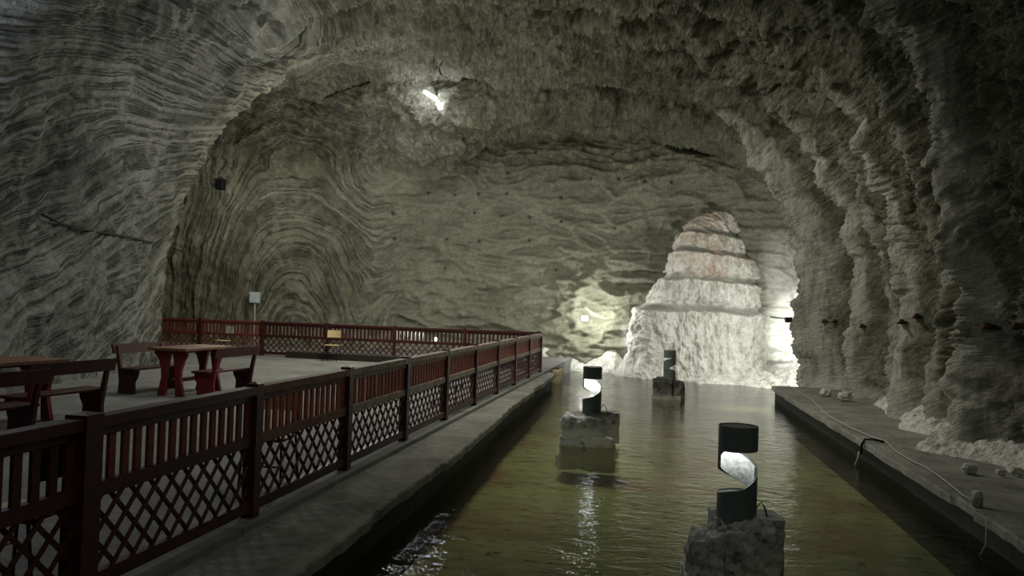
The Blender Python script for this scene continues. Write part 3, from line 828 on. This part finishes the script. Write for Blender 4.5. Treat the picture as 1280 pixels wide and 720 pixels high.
def make_chair(label, loc, rz, back_mat, seat_mat):
    """faces local -x"""
    t = thing('school_chair', label, 'chair', loc, rz)
    n = 14; vs = []
    b = MB()
    prof = []
    for k in range(16):
        a = 2*PI*k/16; c, s_ = math.cos(a), math.sin(a)
        prof.append((.195*math.copysign(abs(c)**.5, c), .20*math.copysign(abs(s_)**.5, s_)))
    b.prism(prof, 'z', .43, .445); b.build('seat', seat_mat, t)
    q = MB(); ns = 10
    for i in range(ns):
        for (y0, y1) in ((-.19+.38*i/ns, -.19+.38*(i+1)/ns),):
            f = lambda y: .215 + .02 - .035*(y/.19)**2
            q.add([(f(y0), y0, .64), (f(y0)+.012, y0, .64), (f(y0)+.03, y0, .84), (f(y0)+.018, y0, .84), (f(y1), y1, .64), (f(y1)+.012, y1, .64), (f(y1)+.03, y1, .84), (f(y1)+.018, y1, .84)],
                  [(0, 1, 2, 3), (7, 6, 5, 4), (0, 4, 5, 1), (1, 5, 6, 2), (2, 6, 7, 3), (3, 7, 4, 0)])
    q.build('backrest', back_mat, t)
    for sy in (-1, 1):
        l = MB(); l.tube([(-.20, sy*.19, 0), (-.165, sy*.17, .425)], .011); l.build('leg', M['black_metal'], t, smooth=True)
        l = MB(); l.tube([(.23, sy*.19, 0), (.175, sy*.175, .42), (.21, sy*.17, .60), (.245, sy*.165, .80)], .011); l.build('leg', M['black_metal'], t, smooth=True)
    l = MB(); l.tube([(-.16, -.17, .42), (.175, -.17, .42), (.175, .17, .42), (-.16, .17, .42), (-.16, -.17, .42)], .009); l.build('seat_frame', M['black_metal'], t, smooth=True)
    l = MB(); l.tube([(-.18, -.18, .2), (-.18, .18, .2)], .008); l.build('crossbar', M['black_metal'], t, smooth=True)
    return t
make_chair('plywood school chair seen through the lattice of the nearest fence bay', (-3.50, 3.95, 0), .05, M['timber'], M['ply'])
make_chair('plywood school chair behind the third post of the poolside fence', (-3.42, 6.68, 0), PI*.5+.1, M['ply'], M['ply'])
make_chair('plywood school chair glimpsed behind the middle bay of the poolside fence', (-3.45, 12.9, 0), PI*.5, M['ply'], M['ply'])
p = at(264, 441, z=0)
make_chair('chair with a whitish back standing at the left of the back fence', (p.x*.93, 20.75, 0), 1.05, M['ply_white'], M['ply'])
p = at(422, 448, z=0)
make_chair('chair with a yellow plywood back standing at the middle of the back fence', (p.x*.97, 20.75, 0), PI/2+.15, M['ply'], M['ply'])

p0 = startp + d2*S2*3.45; p1 = startp + d2*S2*6.9
b = MB(); b.bar((p0.x, p0.y-.22, .09), (p1.x, p1.y-.22, .09), .22, .18)
tag(b.build('timber_beam', M['timber'], bevel=.01), 'long low dark timber beam lying along the foot of the back fence', 'beam')

# ------------------------------------------------------------------ lamps
def point(name, loc, e, col=(1, 1, 1), size=.15, parent=None):
    d = bpy.data.lights.new(name, 'POINT'); d.energy = e; d.color = col; d.shadow_soft_size = size
    o = bpy.data.objects.new(name, d); C.objects.link(o); o.location = loc
    if parent: o.parent = parent
    return o
def spot(name, loc, target, e, ang, col=(1, 1, 1), size=.1, blend=.6):
    d = bpy.data.lights.new(name, 'SPOT'); d.energy = e; d.color = col; d.shadow_soft_size = size; d.spot_size = ang; d.spot_blend = blend
    o = bpy.data.objects.new(name, d); C.objects.link(o); o.location = loc
    o.rotation_euler = (Vector(target)-Vector(loc)).to_track_quat('-Z', 'Y').to_euler(); return o
def flood(label, loc, face, s, strength, pole=None):
    """a small box floodlight; face = where its lens looks"""
    t = thing('floodlight', label, 'floodlight', loc)
    t.rotation_euler = Vector(face).to_track_quat('Y', 'Z').to_euler()
    b = MB(); b.add([(-s*.6, -s*.6, -s*.45), (s*.6, -s*.6, -s*.45), (s*.6, -s*.6, s*.45), (-s*.6, -s*.6, s*.45), (-s, 0, -s*.75), (s, 0, -s*.75), (s, 0, s*.75), (-s, 0, s*.75)],
                    [(0, 1, 2, 3), (7, 6, 5, 4), (0, 4, 5, 1), (1, 5, 6, 2), (2, 6, 7, 3), (3, 7, 4, 0)])
    b.build('housing', M['black_metal'], t)
    b = MB(); b.box(-s*.9, s*.9, .002, .012, -s*.65, s*.65); b.build('lens', emit('floodlight_glow', (.95, .98, 1.0), strength), t)
    b = MB(); b.tube([(-s*1.05, -s*.3, 0), (-s*1.05, -s*1.1, 0), (s*1.05, -s*1.1, 0), (s*1.05, -s*.3, 0)], .012); b.build('bracket', M['black_metal'], t)
    return t
WARM = (1.0, .985, .86); COOL = (.80, .90, 1.0); NEU = (.97, 1.0, .93)
# floodlight low on the end wall
fp = at(731, 398, Y=26.35)
flood('glaring floodlight low on the end wall above the salt shelf', fp, (.45, -1, .1), .11, 300)
point('floodlight_lamp', fp+Vector((.30, .05, .05)), 110, NEU, .1)
# floodlight on the last rib of the right wall
hp, _ = wall_hit((2.0, 20.9, 1.55), (1, 0, 0)); lx = hp.x if hp else 3.4
flood('small black floodlight on the last rib of the right wall, lighting the salt', (lx-.13, 21.05, 1.55), (.12, 1, -.05), .09, 30)
spot('rib_lamp', (lx-.1, 21.2, 1.55), (3.3, 26, 1.2), 430, 2.7, NEU, .08, .5)
spot('rib_lamp', (lx-.1, 21.25, 1.55), (4.75, 26.4, 1.1), 1800, .62, NEU, .08, .6)
# lamp behind the platform fence
sp = at(545, 424, Y=22.3)
t = thing('ground_lamp', 'small bright lamp standing low behind the back fence', 'lamp', (sp.x, sp.y, 0))
b = MB(); b.tube([(0, 0, 0), (0, 0, sp.z-.03)], .014); b.build('stem', M['black_metal'], t)
b = MB(); b.tube([(0, 0, sp.z-.04), (0, 0, sp.z+.04)], [.045, .05], 12); b.build('bulb', emit('ground_lamp_glow', (.95, 1, .97), 40), t)
point('ground_lamp_light', (sp.x, sp.y+.1, sp.z+.12), 90, NEU, .08)
# ceiling tube
o_ = Vector((0, 0, CAM_H)); hp, hn = wall_hit(o_, at(540, 121, Y=10)-o_)
mid = o_.lerp(hp, .975)
A_, B_ = at(531, 115, z=mid.z), at(549, 127, z=mid.z)
if (B_-A_).length > 1.5:
    m_ = (A_+B_)/2; A_ = m_+(A_-m_).normalized()*.75; B_ = m_+(B_-m_).normalized()*.75
mid = (A_+B_)/2
t = thing('tube_light', 'single white tube light hanging under the vault', 'ceiling light', mid)
b = MB(); b.tube([A_-mid, B_-mid], .05, 10); b.build('tube', emit('tube_glow', (.92, .95, 1.0), 9), t)
b = MB(); dd = (B_-A_).normalized(); b.bar(A_-mid-dd*.02+Vector((0, 0, .075)), B_-mid+dd*.03+Vector((0, 0, .075)), .12, .05)
for e_ in (A_, B_):
    hc, _ = wall_hit(e_, (0, 0, 1)); b.tube([e_-mid+Vector((0, 0, .09)), e_-mid+Vector((0, 0, (hc.z-e_.z if hc else .5)))], .008, 6)
b.build('housing', M['box_grey'], t)
point('tube_light_lamp', mid+Vector((0, 0, -.3)), 85, (.86, .88, 1.0), .2)
# unseen hall lights: the cool one off-frame left, the others added as fill
point('unseen_hall_light', (-8.2, 7.5, 5.4), 130, COOL, .3)
spot('unseen_hall_light', (-2.0, 14.0, 7.3), (-1.6, 17.5, 0), 1150, 2.9, WARM, .6, .8)
point('unseen_hall_light', (-7.4, 20.2, 4.2), 450, WARM, .7)
point('unseen_hall_light', (-6.0, 14.5, 5.2), 200, WARM, .7)
point('unseen_hall_light', (-13.5, 23.2, 4.6), 110, WARM, .3)
point('unseen_hall_light', (.6, 2.0, 5.2), 110, NEU, .4)

# ------------------------------------------------------------------ wall boxes, pegs, cables
hp, _ = wall_hit(at(324, 371, Y=22), at(324, 371, Y=30)-at(324, 371, Y=22)); 
t = thing('junction_box', 'pale grey electrical box on the folded rock wall behind the back fence', 'electrical box', (hp.x, hp.y-.3, hp.z-.22))
b = MB(); b.box(-.17, .17, -.09, .09, 0, .38); b.build('housing', M['box_grey'], t, bevel=.012)
b = MB(); b.tube([(0, 0, 0), (.02, .0, -.25), (.01, .02, -.6), (.03, .03, -1.5)], .02); b.build('conduit', M['box_grey'], t, smooth=True)
b = MB(); b.box(-.14, .14, -.096, -.09, .03, .35); b.build('door', M['box_grey'], t)
hp, _ = wall_hit(Vector((0, 0, CAM_H)), at(276, 231, Y=20)-Vector((0, 0, CAM_H)))
b = MB(); b.box(-.13, .13, -.12, .12, -.18, .18); o = b.build('speaker_box', M['black_metal'], bevel=.01); o.location = hp.lerp(Vector((0, 0, CAM_H)), .012)
tag(o, 'small black box fixed high on the rock at the end of the left wall', 'box')
pegs = [(1033, 402, .16, 'rusty peg, first of the row along the right wall from the floodlight'),
        (1046, 402, .24, 'rusty iron peg, second from the floodlight on the right wall'),
        (1081, 408, .18, 'thin dark peg on the second rib of the right wall'),
        (1131, 403, .24, 'rust-red iron bracket in the dark hollow left of the broad rib'),
        (1150, 396, .22, 'dark iron peg on the broad pale rib of the right wall'),
        (1240, 409, .24, 'thick rust-red iron bracket on the near right wall'),
        (1276, 409, .22, 'dark iron peg on the right wall at the edge of the picture')]
for px, py, L_, lab in pegs:
    o_ = Vector((0, 0, CAM_H)); dr = at(px, py, Y=10)-o_
    hp, hn = wall_hit(o_, dr)
    if not hp: continue
    t = thing('iron_peg', lab, 'wall peg', hp)
    b = MB(); b.tube([(.12, 0, .0), (-.06, -.02, .0), (-.06-L_*.35, -L_*.5, -.01)], .022 if 'thick' not in lab else .035, 8)
    b.build('rod', M['rust'], t, smooth=True)
    b = MB(); b.box(-.09, -.03, -.05, .03, -.035, .055); b.build('plate', M['rust'], t)

def surface_cable(pts, r, mat, name, label, cat='cable'):
    b = MB(); b.tube(pts, r, 6); o = b.build(name, mat, smooth=True); return tag(o, label, cat)
cp = [at(x, y, z=-.035) for x, y in ((985, 481), (1015, 500), (1035, 519), (1060, 533), (1088, 545), (1108, 552), (1120, 564), (1142, 577), (1158, 584), (1182, 601), (1204, 619), (1222, 628))]
surface_cable(cp, .008, M['white_cable'], 'thin_cable', 'thin pale cable lying along the top of the right ledge')
q = at(1222, 640, z=-.06)
b = MB(); b.tube([(0, 0, -.06), (0, 0, .02), (.0, 0, .07), (0, 0, .085)], [.045, .05, .042, .02], 10); o = b.build('pipe_stub', M['crust'], smooth=True); o.location = (2.95, q.y+.25, 0)
tag(o, 'short pale crusted stub on the rim of the right ledge', 'pipe stub')
q = at(1090, 552, z=-.05)
b = MB(); b.tube([(3.05, q.y-.1, -.03), (2.93, q.y-.02, -.015), (2.84, q.y+.05, -.03), (2.80, q.y+.05, -.10), (2.79, q.y+.05, -.24)], .018)
tag(b.build('black_hose', M['black_metal'], smooth=True), 'short black hose bent over the rim of the right ledge', 'hose')
b = MB(); b.tube([(2.76, q.y+.02, -.20), (2.74, q.y, -.30), (2.70, q.y+.03, -.42)], .012)
tag(b.build('hose_nozzle', M['white_cable'], smooth=True), 'pale nozzle hanging at the water under the black hose', 'nozzle')
q = at(1265, 655, z=-.1)
surface_cable([(2.93, q.y, -.04), (2.87, q.y, -.06), (2.865, q.y, -.30), (2.83, q.y+.05, -.42)], .006, M['white_cable'], 'hanging_wire', 'thin wire hanging from the right ledge into the water at the right edge')
# cable over the left wall
pts = []
for x, y in ((52, 268), (75, 279), (100, 286), (130, 291), (160, 296), (190, 303), (215, 310), (229, 315)):
    hp, hn = wall_hit(Vector((0, 0, CAM_H)), at(x, y, Y=10)-Vector((0, 0, CAM_H)))
    if hp: pts.append(hp*.992+Vector((0, 0, CAM_H*.008)))
if len(pts) > 2: surface_cable(pts, .022, M['timber'], 'wall_cable', 'dark cable sagging across the banded left wall')
pts = []
for x, y in ((963, 396), (970, 397), (980, 398), (990, 400)):
    hp, hn = wall_hit(Vector((0, 0, CAM_H)), at(x, y, Y=10)-Vector((0, 0, CAM_H)))
    if hp: pts.append(hp*.99+Vector((0, 0, CAM_H*.01)))
if len(pts) > 2: surface_cable(pts, .02, M['timber'], 'lamp_cable', 'dark cable running left from the small black floodlight')
# stump at the end of the ledge
sp_ = at(690, 478, z=-.4)
t = thing('wooden_stump', 'yellowish wooden stump in the water at the far end of the left ledge', 'stump', (sp_.x+.12, sp_.y, -.75))
b = MB(); b.tube([(0, 0, 0), (0, 0, .35), (.01, 0, .60), (0, 0, .72)], [.17, .16, .19, .20], 14); b.build('trunk', M['stump'], t, smooth=True)
b = MB(); blob(b, (-.12, 0, .66), (.22, .17, .10), .12, 44, .4, 14); b.build('cap', M['rust'], t, smooth=True)

# ------------------------------------------------------------------ world and view
w = bpy.data.worlds.new('world'); bpy.context.scene.world = w; w.use_nodes = True
w.node_tree.nodes['Background'].inputs[0].default_value = (.01, .01, .01, 1)
sc = bpy.context.scene
sc.view_settings.view_transform = 'Standard'; sc.view_settings.look = 'None'
sc.view_settings.exposure = 0.15; sc.view_settings.gamma = 1.0; sc.view_settings.use_curve_mapping = False
sc.cycles.use_denoising = True
sc.cycles.max_bounces = 8; sc.cycles.diffuse_bounces = 4; sc.cycles.transparent_max_bounces = 12
sc.cycles.sample_clamp_indirect = 4; sc.cycles.sample_clamp_direct = 30
